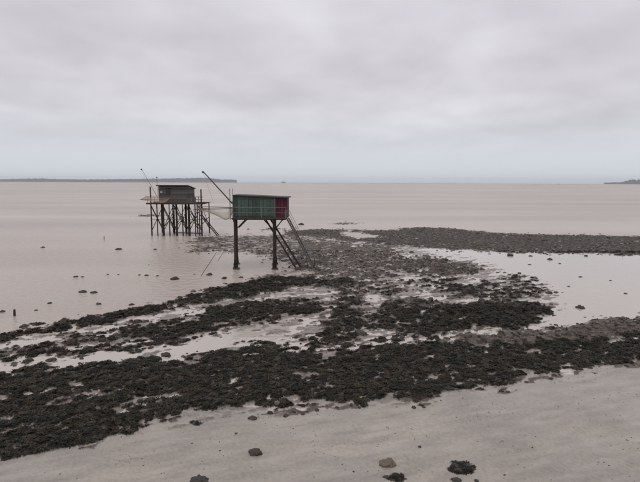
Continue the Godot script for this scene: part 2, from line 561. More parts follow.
	for j in range(6, nr - 1):
		var d := rows[j]
		if d > 34.0:
			break
		var cell := (rows[j + 1] - d) * 2.0 * maxf(0.74 * d + 5.0, 13.0) / nx
		for i in range(4, nx - 4):
			var k := j * nx + i
			if over[k] < 0.0 and verts[k].y > 0.005 and rng.randf() < cell * 7.0 * clampf(0.25 + 2.6 * tone.get_noise_2d(px[k] * 2.0, d * 5.0), 0.04, 2.0):
				bits.append([verts[k], norms[k], rng.randf_range(0.007, 0.024) * (1.8 if rng.randf() < 0.1 else 1.0)])
	print("bits ", bits.size())
	scatter("shore_grit", boulder(5, 1, 0.3), stone_m, bits, [Color(0.08, 0.07, 0.06), Color(0.13, 0.115, 0.10), Color(0.21, 0.185, 0.16), Color(0.30, 0.26, 0.225)], "scattered dark grit and weed scraps on the near sand", "grit")

func soften(a: PackedFloat32Array, nr: int, nx: int, r: int) -> PackedFloat32Array:
	var b := a.duplicate()
	var inv := 1.0 / (2 * r + 1)
	for j in nr:
		var o := j * nx
		var s := 0.0
		for i in range(0, 2 * r + 1):
			s += a[o + i]
		for i in range(r, nx - r - 1):
			b[o + i] = s * inv
			s += a[o + i + r + 1] - a[o + i - r]
	var c := b.duplicate()
	for i in nx:
		var s := 0.0
		for j in range(0, 2 * r + 1):
			s += b[j * nx + i]
		for j in range(r, nr - r - 1):
			c[j * nx + i] = s * inv
			s += b[(j + r + 1) * nx + i] - b[(j - r) * nx + i]
	return c

func pick(v: PackedVector3Array, n: PackedVector3Array, c: PackedColorArray, idx: PackedInt32Array) -> ArrayMesh:
	var at := PackedInt32Array(); at.resize(v.size()); at.fill(-1)
	var pv := PackedVector3Array()
	var pn := PackedVector3Array()
	var pc := PackedColorArray()
	var pi := PackedInt32Array(); pi.resize(idx.size())
	for q in idx.size():
		var k := idx[q]
		if at[k] < 0:
			at[k] = pv.size()
			pv.append(v[k]); pn.append(n[k]); pc.append(c[k])
		pi[q] = at[k]
	var arr := []
	arr.resize(Mesh.ARRAY_MAX)
	arr[Mesh.ARRAY_VERTEX] = pv
	arr[Mesh.ARRAY_NORMAL] = pn
	arr[Mesh.ARRAY_COLOR] = pc
	arr[Mesh.ARRAY_INDEX] = pi
	var m := ArrayMesh.new()
	m.add_surface_from_arrays(Mesh.PRIMITIVE_TRIANGLES, arr)
	return m

func scatter(called: String, mesh: Mesh, m: Material, spots: Array, tones: Array, label: String, category: String) -> void:
	if spots.is_empty():
		return
	var mm := MultiMesh.new()
	mm.transform_format = MultiMesh.TRANSFORM_3D
	mm.use_colors = true
	mm.mesh = mesh
	mm.instance_count = spots.size()
	for k in spots.size():
		var n: Vector3 = spots[k][1].lerp(Vector3.UP, 0.4).normalized()
		var b := Basis(Quaternion(Vector3.UP, n)) * Basis(Vector3.UP, rng.randf() * TAU)
		b = b.scaled(Vector3.ONE * spots[k][2])
		mm.set_instance_transform(k, Transform3D(b, spots[k][0]))
		var c: Color = tones[rng.randi() % tones.size()]
		mm.set_instance_color(k, c * rng.randf_range(0.8, 1.2))
	var o := MultiMeshInstance3D.new()
	o.name = numbered(called)
	o.multimesh = mm
	o.material_override = m
	add_child(o)
	tag(o, label, category)
	o.set_meta("kind", "stuff")

# a low tuft of flat fronds lying every way, about 0.5 m across
func weed_clump(seed_: int) -> ArrayMesh:
	var r := RandomNumberGenerator.new()
	r.seed = seed_
	var st := SurfaceTool.new()
	st.begin(Mesh.PRIMITIVE_TRIANGLES)
	st.set_smooth_group(-1)
	var flow := r.randf() * TAU
	for k in 20:
		var a := flow + r.randf_range(-1.1, 1.1) + (PI if r.randf() < 0.3 else 0.0)
		var dir := Vector3(cos(a), 0, sin(a))
		var side := Vector3(-dir.z, 0, dir.x)
		var off := r.randf() * TAU
		var p := Vector3(cos(off), 0, sin(off)) * sqrt(r.randf()) * 0.17 - dir * 0.08 + Vector3(0, r.randf_range(0.012, 0.05), 0)
		var w := r.randf_range(0.01, 0.03)
		var reach := r.randf_range(0.08, 0.2)
		for s in 2:
			dir = dir.rotated(Vector3.UP, r.randf_range(-0.6, 0.6))
			side = Vector3(-dir.z, 0, dir.x)
			var q := p + dir * reach * 0.7 + Vector3(0, (0.012 if s == 0 else -0.05) * r.randf_range(0.5, 1.3), 0)
			var w2 := w * (1.3 if s == 0 else 0.5)
			var tw := Vector3(0, r.randf_range(-0.015, 0.015), 0)
			quad(st, p - side * w, p + side * w, q + side * w2 + tw, q - side * w2 - tw)
			p = q
			w = w2
	st.generate_normals()
	return st.commit()

# an uneven stone of radius about one, flattened, on an icosphere
func boulder(seed_: int, level: int, rough: float, flat := 0.62) -> ArrayMesh:
	var n := noise(seed_, 0.9, 3)
	var g := (1.0 + sqrt(5.0)) / 2.0
	var v := [Vector3(-1, g, 0), Vector3(1, g, 0), Vector3(-1, -g, 0), Vector3(1, -g, 0), Vector3(0, -1, g), Vector3(0, 1, g), Vector3(0, -1, -g), Vector3(0, 1, -g), Vector3(g, 0, -1), Vector3(g, 0, 1), Vector3(-g, 0, -1), Vector3(-g, 0, 1)]
	var f := [[0, 11, 5], [0, 5, 1], [0, 1, 7], [0, 7, 10], [0, 10, 11], [1, 5, 9], [5, 11, 4], [11, 10, 2], [10, 7, 6], [7, 1, 8], [3, 9, 4], [3, 4, 2], [3, 2, 6], [3, 6, 8], [3, 8, 9], [4, 9, 5], [2, 4, 11], [6, 2, 10], [8, 6, 7], [9, 8, 1]]
	var tris := []
	for t in f:
		tris.append([v[t[0]].normalized(), v[t[1]].normalized(), v[t[2]].normalized()])
	for l in level:
		var nt := []
		for t in tris:
			var a: Vector3 = (t[0] + t[1]).normalized()
			var b: Vector3 = (t[1] + t[2]).normalized()
			var c: Vector3 = (t[2] + t[0]).normalized()
			nt.append_array([[t[0], a, c], [a, t[1], b], [c, b, t[2]], [a, b, c]])
		tris = nt
	var st := SurfaceTool.new()
	st.begin(Mesh.PRIMITIVE_TRIANGLES)
	st.set_smooth_group(0 if level > 2 else -1)
	for t in tris:
		for k in [0, 2, 1]:
			var p: Vector3 = t[k]
			var r := 1.0 + rough * 1.6 * n.get_noise_3d(p.x * 1.2, p.y * 1.2, p.z * 1.2) + rough * 0.5 * n.get_noise_3d(p.x * 4.0 + 9.0, p.y * 4.0, p.z * 4.0)
			st.add_vertex(Vector3(p.x * r * 1.1, p.y * r * flat, p.z * r * 0.9))
	st.generate_normals()
	return st.commit()

# ------------------------------------------------------------------ far things
func ridge(called: String, outline: Array, dist: float, deep: float, s_label := "") -> void:
	# outline: [photo column, top row, ...] of a low coast; its heights follow from its distance
	var st := SurfaceTool.new()
	st.begin(Mesh.PRIMITIVE_TRIANGLES)
	st.set_smooth_group(-1)
	var bush := noise(77, 0.02, 4)
	var line := []
	for k in range(0, outline.size() - 3, 2):
		for q in 30:
			var t := q / 30.0
			line.append(Vector2(lerpf(outline[k], outline[k + 2], t), lerpf(outline[k + 1], outline[k + 3], t)))
	var prev := []
	for p in line:
		var r := ray(p.x, p.y)
		var at := EYE + r * (dist / -r.z)
		var hh := maxf(at.y, 0.5) * (1.0 + 0.22 * bush.get_noise_2d(at.x, 0.0)) + 9.0 * bush.get_noise_2d(at.x * 2.0, 60.0)
		hh = maxf(hh, 1.0)
		var sec := []
		for s in [[deep, -2.0], [deep * 0.55, hh * 0.35], [deep * 0.12, hh * 0.9], [-deep * 0.1, hh], [-deep * 0.8, hh * 0.7], [-deep, -2.0]]:
			sec.append(Vector3(at.x * (dist - s[0]) / dist, s[1], -dist + s[0]))
		if not prev.is_empty():
			for k in 5:
				quad(st, prev[k], sec[k], sec[k + 1], prev[k + 1])
		prev = sec
	st.generate_normals()
	structure(called, st.commit(), M.coast)

func make_coast() -> void:
	ridge("distant_coast", [-120, 179.2, 0, 179.2, 18, 178.9, 36, 178.3, 52, 178.8, 75, 179.4, 100, 179.3, 128, 178.9, 150, 178.7, 172, 178.3, 196, 178.0, 210, 178.0, 217, 179.0, 222, 179.6, 232, 179.6, 236.5, 180.1, 237, 181.6], 13000.0, 250.0)
	ridge("distant_coast", [604, 182.6, 612, 182.4, 618, 182.2, 624, 181.9, 625, 181.2, 632, 179.8, 634, 179.4, 637, 180.0, 644, 179.5, 700, 179.0, 760, 179.0], 10000.0, 140.0)
	# oval sea fort on the horizon
	var r := ray(283.5, 181.5)
	var at := EYE + r * (7500.0 / -r.z)
	at.y = 0.0
	var fort := thing("sea_fort", at, "faint grey oval fort alone on the sea horizon", "fort")
	var st := SurfaceTool.new()
	st.begin(Mesh.PRIMITIVE_TRIANGLES)
	st.set_smooth_group(-1)
	var prof := [[1.25, -2.0], [1.2, 3.0], [1.0, 3.4], [0.97, 18.0], [1.0, 18.6], [1.0, 20.0], [0.86, 20.0], [0.86, 9.0], [0.0, 9.0]]
	for k in 24:
		var a0 := TAU * k / 24.0
		var a1 := TAU * (k + 1) / 24.0
		for q in prof.size() - 1:
			var A: Array = prof[q]
			var B: Array = prof[q + 1]
			var e := func(ang: float, pr: Array) -> Vector3: return Vector3(cos(ang) * 34.0 * pr[0], pr[1], sin(ang) * 16.0 * pr[0])
			quad(st, e.call(a0, A), e.call(a1, A), e.call(a1, B), e.call(a0, B))
	st.generate_normals()
	part(fort, "wall", st.commit(), M.fort)
	part(fort, "tower", pole([Vector3(-10, 8, 0), Vector3(-10, 26, 0), Vector3(-10, 29, 0)], [4.0, 4.0, 2.0], 10), M.fort)
	# a marker out at sea
	r = ray(558.5, 182.4)
	at = EYE + r * (3600.0 / -r.z)
	at.y = 0.0
	var mk := thing("sea_marker", at, "tiny dark sea mark standing on the horizon", "buoy")
	part(mk, "float", pole([Vector3(0, -1, 0), Vector3(0, 1.2, 0), Vector3(0, 1.8, 0)], [4.0, 4.0, 2.0], 10), M.dark_metal)
	part(mk, "tower", pole([Vector3(0, 1.5, 0), Vector3(0, 8, 0)], [1.6, 0.9], 6), M.dark_metal)
	part(mk, "lantern", pole([Vector3(0, 8, 0), Vector3(0, 9.5, 0), Vector3(0, 10.5, 0)], [1.2, 1.2, 0.3], 8), M.dark_metal)

# ------------------------------------------------------------------ huts
func plank(parent: Node, called: String, a: Vector3, b: Vector3, w: float, h: float, m: Material, upv := Vector3.UP) -> MeshInstance3D:
	return part(parent, called, beam(a, b, w, h, 1.0, upv), m)

# a square lift net hung by its frame: strands of twine with a belly; corners in local metres
func net(parent: Node3D, c: Array, sag: float, lowx: float, bend: float, m: Material, strands: int) -> void:
	var st := SurfaceTool.new()
	st.begin(Mesh.PRIMITIVE_TRIANGLES)
	st.set_smooth_group(-1)
	var pt := func(s: float, t: float) -> Vector3:
		var p: Vector3 = c[0].lerp(c[1], s).lerp(c[3].lerp(c[2], s), t)
		var bx := 0.5 * (pow(s / lowx, bend) if s < lowx else (1.0 - pow((s - lowx) / (1.0 - lowx), 3.0)))
		var bz := pow(sin(PI * t), 0.6)
		return p + Vector3(0, -sag * bx * (0.35 + 0.65 * bz) * 2.0, 0)
	var n := 26
	for dirn in 2:
		for k in strands + 1:
			var fix := float(k) / strands
			for q in n:
				var t0 := float(q) / n
				var t1 := float(q + 1) / n
				var a: Vector3 = pt.call(fix, t0) if dirn == 0 else pt.call(t0, fix)
				var b: Vector3 = pt.call(fix, t1) if dirn == 0 else pt.call(t1, fix)
				var f := (b - a).normalized()
				var s1 := f.cross(Vector3.UP)
				if s1.length() < 0.01:
					s1 = f.cross(Vector3.RIGHT)
				s1 = s1.normalized() * 0.0042
				var s2 := f.cross(s1).normalized() * 0.0042
				quad(st, a - s1, a + s1, b + s1, b - s1)
				quad(st, a - s2, a + s2, b + s2, b - s2)
	st.generate_normals()
	part(parent, "netting", st.commit(), m)
	for k in 4:
		part(parent, "frame_pole", pole([c[k], c[(k + 1) % 4]], [0.03, 0.025], 6), M.brown)

func stairs(parent: Node, called: String, a: Vector3, b: Vector3, wide: Vector3, m: Material, rise: float, rail: bool) -> Node3D:
	var s := Node3D.new()
	s.name = called
	parent.add_child(s, true)
	for e in [-0.5, 0.5]:
		plank(s, "stringer", a + wide * e, b + wide * e, 0.06, 0.15, m)
	var n := int((a.y - b.y) / rise)
	for k in range(1, n):
		var p := a.lerp(b, float(k) / n)
		plank(s, "tread", p - wide * 0.5, p + wide * 0.5, 0.16, 0.04, m)
	if rail:
		for e in [-0.5, 0.5]:
			var up := Vector3(0, 0.85, 0)
			part(s, "handrail", pole([a + wide * e + up, b + wide * e + up], [0.022, 0.022], 6), M.metal)
			for q in [0.0, 0.33, 0.66, 1.0]:
				var p: Vector3 = a.lerp(b, q) + wide * e
				part(s, "handrail_post", pole([p, p + up], [0.02, 0.02], 6), M.metal)
	return s

func make_green_hut() -> void:
	var o := thing("fishing_hut", Vector3(-5.8, 0, -46.76), "green planked fishing hut with a dark red end on tall stilts", "fishing hut")
	# stilts: left pair, right pair
	for p in [[-2.48, 0.0, 0.17], [-2.93, -3.0, 0.16], [1.34, 0.05, 0.16], [1.1, -3.0, 0.16]]:
		var x: float = p[0]
		var z: float = p[1]
		var r: float = p[2]
		var leg := part(o, "stilt", pole([Vector3(x, -0.8, z), Vector3(x, 0.4, z), Vector3(x + 0.01, 2.5, z), Vector3(x, 4.75, z)], [r * 1.1, r * 1.05, r, r * 0.95], 10, 0.04), M.pile)
		part(leg, "weed_growth", pole([Vector3(x, -0.1, z), Vector3(x, 0.35, z), Vector3(x, 0.7, z), Vector3(x, 0.95, z)], [r * 1.35, r * 1.3, r * 1.2, r * 1.08], 12, 0.10), M.dark_weed)
		part(leg, "footing", boulder(int(x * 10.0 + 50), 2, 0.25), M.rock).transform = Transform3D(Basis.from_scale(Vector3(r * 1.9, 0.32, r * 1.9)), Vector3(x + 0.03, 0.02, z))
	# floor frame
	for x in [-2.5, 1.3]:
		plank(o, "bearer", Vector3(x, 4.79, 0.45), Vector3(x - (0.55 if x < 0.0 else 0.3), 4.79, -3.9), 0.2, 0.2, M.pile)
	for z in [0.35, -0.9, -2.4, -3.7]:
		plank(o, "joist", Vector3(-2.72, 4.955, z), Vector3(2.5, 4.955, z), 0.12, 0.128, M.brown)
	for k in 11:
		var z := 0.33 - 0.405 * k
		plank(o, "floorboard", Vector3(-2.75, 5.047, z), Vector3(2.55, 5.047, z), 0.395, 0.05, M.deck)
	# knee braces
	for q in [[Vector3(-2.48, 3.85, 0.0), Vector3(-1.5, 4.86, 0.0)], [Vector3(1.34, 3.85, 0.05), Vector3(0.35, 4.86, 0.05)], [Vector3(1.34, 3.85, 0.05), Vector3(2.1, 4.86, 0.05)], [Vector3(-2.6, 3.85, -3.0), Vector3(-1.6, 4.86, -3.0)], [Vector3(1.22, 3.85, -3.0), Vector3(2.1, 4.86, -3.0)]]:
		plank(o, "knee_brace", q[0], q[1], 0.1, 0.1, M.pile)
	# long raking props towards the stairs
	for z in [-0.15, -0.75]:
		var q := 0.0 if z > -0.3 else 0.42
		plank(o, "raking_prop", Vector3(0.5 + q, 4.85, z), Vector3(3.72 + q, -0.4, z - 0.2), 0.16, 0.16, M.pile)
	plank(o, "prop_tie", Vector3(2.35, 1.95, 0.0), Vector3(2.35, 1.95, -1.1), 0.08, 0.08, M.pile)
	# walls: separate boards all round; roof falls to the red end
	var wz := -0.55
	var back := -3.8
	var roof_y := func(x: float) -> float: return lerpf(7.20, 6.97, (x + 2.7) / 5.3)
	var x := -2.66
	var k := 0
	while x < 2.5:
		var green := x < 1.25
		var w := minf(0.36 if green else 0.30, (1.34 if green else 2.52) - x)
		var cx := x + w / 2
		var m: Material = M.green[(k * 7 + k / 3) % 4] if green else M.red[(k * 5) % 3]
		var dz := rng.randf_range(-0.012, 0.012) - (0.0 if green else 0.10)
		plank(o, "wall_board", Vector3(cx, 5.08, wz + dz), Vector3(cx, roof_y.call(cx), wz + dz), w - 0.018, 0.05, m, Vector3(0, 0, 1))
		plank(o, "wall_board", Vector3(cx, 5.08, back), Vector3(cx, roof_y.call(cx), back), w - 0.018, 0.05, m, Vector3(0, 0, 1))
		x += w
		k += 1
	for q in 9:
		var z := wz - 0.2 - 0.355 * q
		plank(o, "wall_board", Vector3(-2.67, 5.08, z), Vector3(-2.67, 7.2, z), 0.33, 0.05, M.green[q % 4], Vector3(1, 0, 0))
		plank(o, "wall_board", Vector3(2.50, 5.08, z), Vector3(2.50, 6.96, z), 0.33, 0.05, M.red[q % 3], Vector3(1, 0, 0))
	part(o, "wall_lining", beam(Vector3(-2.6, 6.05, -2.17), Vector3(2.44, 6.05, -2.17), 2.8, 1.86), M.brown)
	for q in [[-2.70, M.green[0]], [1.36, M.metal], [2.53, M.red[0]]]:
		plank(o, "corner_post", Vector3(q[0], 5.08, wz + 0.045), Vector3(q[0], roof_y.call(q[0]) - 0.01, wz + 0.045), 0.07, 0.05, q[1], Vector3(0, 0, 1))
	for q in [[5.2, 0.09], [6.9, 0.08]]:
		plank(o, "batten", Vector3(-2.6, q[0], wz + 0.055), Vector3(1.31, q[0], wz + 0.055), 0.03, q[1], M.green[0])
	for bx in [-2.02, -1.3, -0.58, 0.14, 0.78]:
		plank(o, "batten", Vector3(bx, 5.26, wz + 0.05), Vector3(bx, 6.85, wz + 0.05), 0.045, 0.03, M.green[3], Vector3(0, 0, 1))
	var roof := part(o, "roof", beam(Vector3(-2.75, 7.255, -2.15), Vector3(2.70, 7.035, -2.15), 3.5, 0.06), M.roof)
	part(roof, "fascia", beam(Vector3(-2.76, 7.225, -0.385), Vector3(2.71, 7.005, -0.385), 0.035, 0.13), M.dark_roof)
	part(roof, "fascia", beam(Vector3(-2.76, 7.225, -3.915), Vector3(2.71, 7.005, -3.915), 0.035, 0.13), M.dark_roof)
	# gallery railing in front
	for px_ in [-2.70, 0.15, 2.5]:
		part(o, "rail_post", pole([Vector3(px_, 5.07, 0.42), Vector3(px_, 6.14, 0.42)], [0.022, 0.022], 6), M.metal)
	for y in [6.12, 5.58]:
		part(o, "handrail", pole([Vector3(-2.75, y, 0.42), Vector3(2.55, y, 0.42)], [0.022, 0.022], 6), M.metal)
	# cable reel box and bucket at the red end
	part(o, "gate_post", pole([Vector3(2.42, 5.07, 0.3), Vector3(2.42, 5.85, 0.3)], [0.03, 0.03], 8), M.metal)
	# net boom with its uprights
	for px_ in [-2.88, -2.62]:
		part(o, "mast_post", pole([Vector3(px_, 4.9, 0.34), Vector3(px_, 7.9, 0.34)], [0.035, 0.03], 6), M.metal)
	plank(o, "mast_tie", Vector3(-2.95, 6.62, 0.34), Vector3(-2.55, 6.62, 0.34), 0.06, 0.08, M.dark_metal)
	var boom := part(o, "boom", pole([Vector3(-2.62, 6.42, 0.3), Vector3(-5.32, 9.42, 0.3)], [0.065, 0.05], 8), M.dark_metal)
	part(boom, "pulley", pole([Vector3(-5.42, 9.45, 0.22), Vector3(-5.42, 9.45, 0.38)], [0.10, 0.10], 10), M.dark_metal)
	part(boom, "hoist_rope", pole([Vector3(-5.4, 9.36, 0.3), Vector3(-4.45, 6.4, 0.2)], [0.009, 0.009], 5), M.rope)
	# long light pole the net hangs from
	part(o, "net_pole", pole([Vector3(-2.65, 6.10, 0.3), Vector3(-6.6, 6.16, -0.3)], [0.028, 0.02], 6), M.rope)
	part(o, "net_pole", pole([Vector3(-2.65, 5.0, 0.3), Vector3(-4.7, 4.95, 0.0)], [0.02, 0.015], 6), M.rope)
	# stairs down to the reef
	stairs(o, "stairs", Vector3(2.62, 5.02, -0.35), Vector3(5.15, 0.1, -0.6), Vector3(0.12, 0, -0.8), M.stair, 0.27, true)
	var g := Vector3(5.2, 0.0, -0.6)
	part(o, "landing_post", pole([g + Vector3(0.05, -0.4, 0.1), g + Vector3(0.05, 1.0, 0.1)], [0.05, 0.04], 7), M.brown)
	part(o, "landing_post", pole([g + Vector3(-0.5, -0.4, 0.2), g + Vector3(-0.75, 1.1, 0.2)], [0.04, 0.035], 7), M.brown)
	# the net
	var nt := thing("lift_net", Vector3(-5.8, 0, -46.76), "pale beige square lift net sagging beside the green hut", "fishing net")
	net(nt, [Vector3(-6.3, 5.86, 0.9), Vector3(-2.85, 6.02, 1.0), Vector3(-2.85, 5.95, -2.2), Vector3(-6.3, 5.84, -2.2)], 1.15, 0.80, 1.5, M.net, 36)

func make_far_hut() -> void:
	var o := thing("fishing_hut", Vector3(-22.8, 0, -76.4), "dark weathered grey fishing hut on a wide forest of braced stilts", "fishing hut")
	# stilts in two rows, front and back
	var fx := [-4.05, -2.15, -0.05, 1.95, 3.95]
	var thick := [0.11, 0.17, 0.17, 0.19, 0.12]
	var zs := [0.0, -4.6]
	for r in 2:
		for k in 5:
			var x: float = fx[k] + (0.0 if r == 0 else 0.15)
			var th: float = thick[k] if r == 0 else 0.10
			var tip := 5.1
			if r == 0 and k == 0:
				tip = 7.75
			if r == 0 and k == 4:
				tip = 7.4
			part(o, "stilt", pole([Vector3(x, -0.8, zs[r]), Vector3(x + rng.randf_range(-0.03, 0.03), 2.4, zs[r]), Vector3(x, tip, zs[r])], [th * 1.1, th, th * 0.9], 8, 0.05), M.pile)
	# middle row of thin stilts
	for x in [-3.1, -1.15, 0.95, 2.95, 3.6]:
		part(o, "stilt", pole([Vector3(x, -0.8, 0.05), Vector3(x + rng.randf_range(-0.06, 0.06), 2.5, 0.05), Vector3(x, 5.0, 0.05)], [0.10, 0.09, 0.08], 7, 0.06), M.pile)
	for x in [-3.0, -1.1, 0.9, 3.35]:
		part(o, "stilt", pole([Vector3(x, -0.8, -2.3), Vector3(x, 5.0, -2.3)], [0.1, 0.09], 7, 0.05), M.pile)
	# cross braces
	for r in 2:
		for k in 4:
			var a: float = fx[k] + (0.0 if r == 0 else 0.15)
			var b: float = fx[k + 1] + (0.0 if r == 0 else 0.15)
			var z: float = zs[r] + 0.14
			plank(o, "cross_brace", Vector3(a, 4.85, z), Vector3(b, 0.75, z), 0.075, 0.10, M.brown)
			plank(o, "cross_brace", Vector3(a, 0.6, z + 0.09), Vector3(b, 4.6 if r == 0 else 2.7, z + 0.09), 0.075, 0.10, M.brown)
	for k in 5:
		plank(o, "cross_brace", Vector3(fx[k] + 0.1, 4.7, 0.0), Vector3(fx[k] + 0.22, 0.8, -4.6), 0.075, 0.10, M.brown)
	for k in 3:
		var xs := [-3.0, -1.1, 0.9, 3.35]
		plank(o, "cross_brace", Vector3(xs[k], 0.7, -2.17), Vector3(xs[k + 1], 4.8, -2.17), 0.06, 0.09, M.brown)
		plank(o, "cross_brace", Vector3(xs[k], 4.7, -2.43), Vector3(xs[k + 1], 0.8, -2.43), 0.06, 0.09, M.brown)
	plank(o, "low_tie", Vector3(-0.2, 0.5, 0.24), Vector3(3.95, 0.42, 0.24), 0.08, 0.16, M.dark_roof)
	plank(o, "low_tie", Vector3(-4.1, 2.65, 0.3), Vector3(3.95, 2.6, 0.3), 0.06, 0.09, M.brown)
	# deck
	for x in fx:
		plank(o, "bearer", Vector3(x, 5.07, 0.5), Vector3(x, 5.07, -5.0), 0.15, 0.18, M.pile)
	for k in 14:
		var z := 0.5 - 0.4 * k
		plank(o, "floorboard", Vector3(-4.5, 5.19, z), Vector3(4.42, 5.19, z), 0.385, 0.055, M.deck)
	plank(o, "deck_edge", Vector3(-4.55, 5.13, 0.735), Vector3(4.46, 5.13, 0.735), 0.05, 0.22, M.brown)
	# cabin of horizontal boards
	var x0 := -2.95
	var x1 := 1.75
	var zf := -0.55
	var zb := -4.5
	var top_f := 7.9
	var top_b := 7.5
	var k := 0
	var y := 5.24
	while y < 7.8:
		var hgt := minf(0.285, top_f - y)
		var m: Material = M.far_wall[(k * 5 + 1) % 3]
		for seg in ([[x0, x1]] if y < 6.2 or y > 7.45 else [[x0, -1.75], [-0.98, x1]]):
			plank(o, "wall_board", Vector3(seg[0], y + hgt / 2, zf), Vector3(seg[1], y + hgt / 2, zf), 0.05, hgt - 0.016, m)
		if y + hgt < top_b + 0.1:
			plank(o, "wall_board", Vector3(x0, y + hgt / 2, zb), Vector3(x1, y + hgt / 2, zb), 0.05, hgt - 0.016, m)
		var ze := zb if y + hgt < top_b + 0.1 else lerpf(zb, zf, 0.5)
		plank(o, "wall_board", Vector3(x0, y + hgt / 2, zf - 0.03), Vector3(x0, y + hgt / 2, ze + 0.03), 0.05, hgt - 0.016, m)
		plank(o, "wall_board", Vector3(x1, y + hgt / 2, zf - 0.03), Vector3(x1, y + hgt / 2, ze + 0.03), 0.05, hgt - 0.016, M.grey_wood if k % 3 == 1 else m)
		y += hgt
		k += 1
	part(o, "wall_lining", beam(Vector3(x0 + 0.06, 6.35, (zf + zb) / 2), Vector3(x1 - 0.06, 6.35, (zf + zb) / 2), 3.7, 2.2), M.brown)
	var win := part(o, "window", beam(Vector3(-1.75, 6.83, zf - 0.02), Vector3(-0.98, 6.83, zf - 0.02), 0.03, 1.22), M.glass)
	for q in [-1.77, -1.36, -0.96]:
		part(win, "frame", beam(Vector3(q, 6.22, zf + 0.03), Vector3(q, 7.45, zf + 0.03), 0.06, 0.05), M.far_wall[0])
	var roof := part(o, "roof", beam(Vector3(-0.6, top_f + 0.1, -0.1), Vector3(-0.6, top_b - 0.06, -4.85), 5.05, 0.09), M.dark_roof)
	part(roof, "fascia", beam(Vector3(-3.14, top_f + 0.06, -0.07), Vector3(1.94, top_f + 0.06, -0.07), 0.04, 0.16), M.brown)
	part(o, "lamp_box", beam(Vector3(-2.62, 6.9, zf + 0.1), Vector3(-2.32, 6.9, zf + 0.1), 0.14, 0.22), M.white)
	# parapet and side railing at the stair end
	for px_ in [2.35, 3.0, 3.7]:
		part(o, "rail_post", pole([Vector3(px_, 5.2, 0.6), Vector3(px_, 6.25, 0.6)], [0.045, 0.04], 6), M.brown)
	for yy in [6.2, 5.75]:
		plank(o, "handrail", Vector3(1.8, yy, 0.6), Vector3(4.4, yy, 0.6), 0.05, 0.08, M.brown)
	for q in 5:
		plank(o, "parapet_board", Vector3(1.9 + 0.32 * q, 5.24, 0.66), Vector3(1.9 + 0.32 * q, 6.05 + rng.randf_range(-0.1, 0.12), 0.66), 0.27, 0.03, M.far_wall[q % 3], Vector3(0, 0, 1))
	for px_ in [-4.3, -3.2, -2.1]:
		part(o, "rail_post", pole([Vector3(px_, 5.2, 0.6), Vector3(px_, 6.1, 0.6)], [0.04, 0.035], 6), M.brown)
	plank(o, "handrail", Vector3(-4.4, 6.08, 0.6), Vector3(-2.0, 6.08, 0.6), 0.05, 0.07, M.brown)
	plank(o, "outrigger", Vector3(3.6, 5.32, 0.4), Vector3(4.75, 5.3, 0.4), 0.08, 0.08, M.pile)
	# boom over the net and a thin mast
	var boom := part(o, "boom", pole([Vector3(-2.9, 6.3, 0.45), Vector3(-5.1, 10.5, 0.5)], [0.04, 0.028], 7), M.metal)
	part(boom, "pulley", pole([Vector3(-5.15, 10.45, 0.42), Vector3(-5.15, 10.45, 0.58)], [0.12, 0.12], 9), M.dark_metal)
	var mast := part(o, "mast", pole([Vector3(-3.05, 5.2, -0.3), Vector3(-3.05, 9.2, -0.3)], [0.03, 0.025], 6), M.dark_metal)
	part(mast, "mast_head", pole([Vector3(-3.05, 9.15, -0.3), Vector3(-3.05, 9.32, -0.3)], [0.1, 0.1], 8), M.dark_metal)
	# stairs to the reef
	stairs(o, "stairs", Vector3(3.9, 3.4, 0.35), Vector3(6.6, 0.05, 0.35), Vector3(0.1, 0, -0.75), M.brown, 0.26, false)
	for z in [0.3, -0.4]:
		part(o, "landing_post", pole([Vector3(3.98, 3.2, z), Vector3(3.98, 5.1, z)], [0.04, 0.04], 6), M.brown)
	# the net
	var nt := thing("lift_net", Vector3(-22.8, 0, -76.4), "tan orange square lift net slung before the dark grey hut", "fishing net")
	net(nt, [Vector3(-4.6, 5.8, 3.0), Vector3(-0.45, 5.95, 3.0), Vector3(-0.55, 6.3, 0.85), Vector3(-4.4, 6.25, 0.85)], 0.75, 0.72, 0.75, M.tan_net, 56)
	part(nt, "hanger_rope", pole([Vector3(-5.15, 10.35, 0.5), Vector3(-3.0, 6.05, 2.2)], [0.01, 0.01], 5), M.rope)

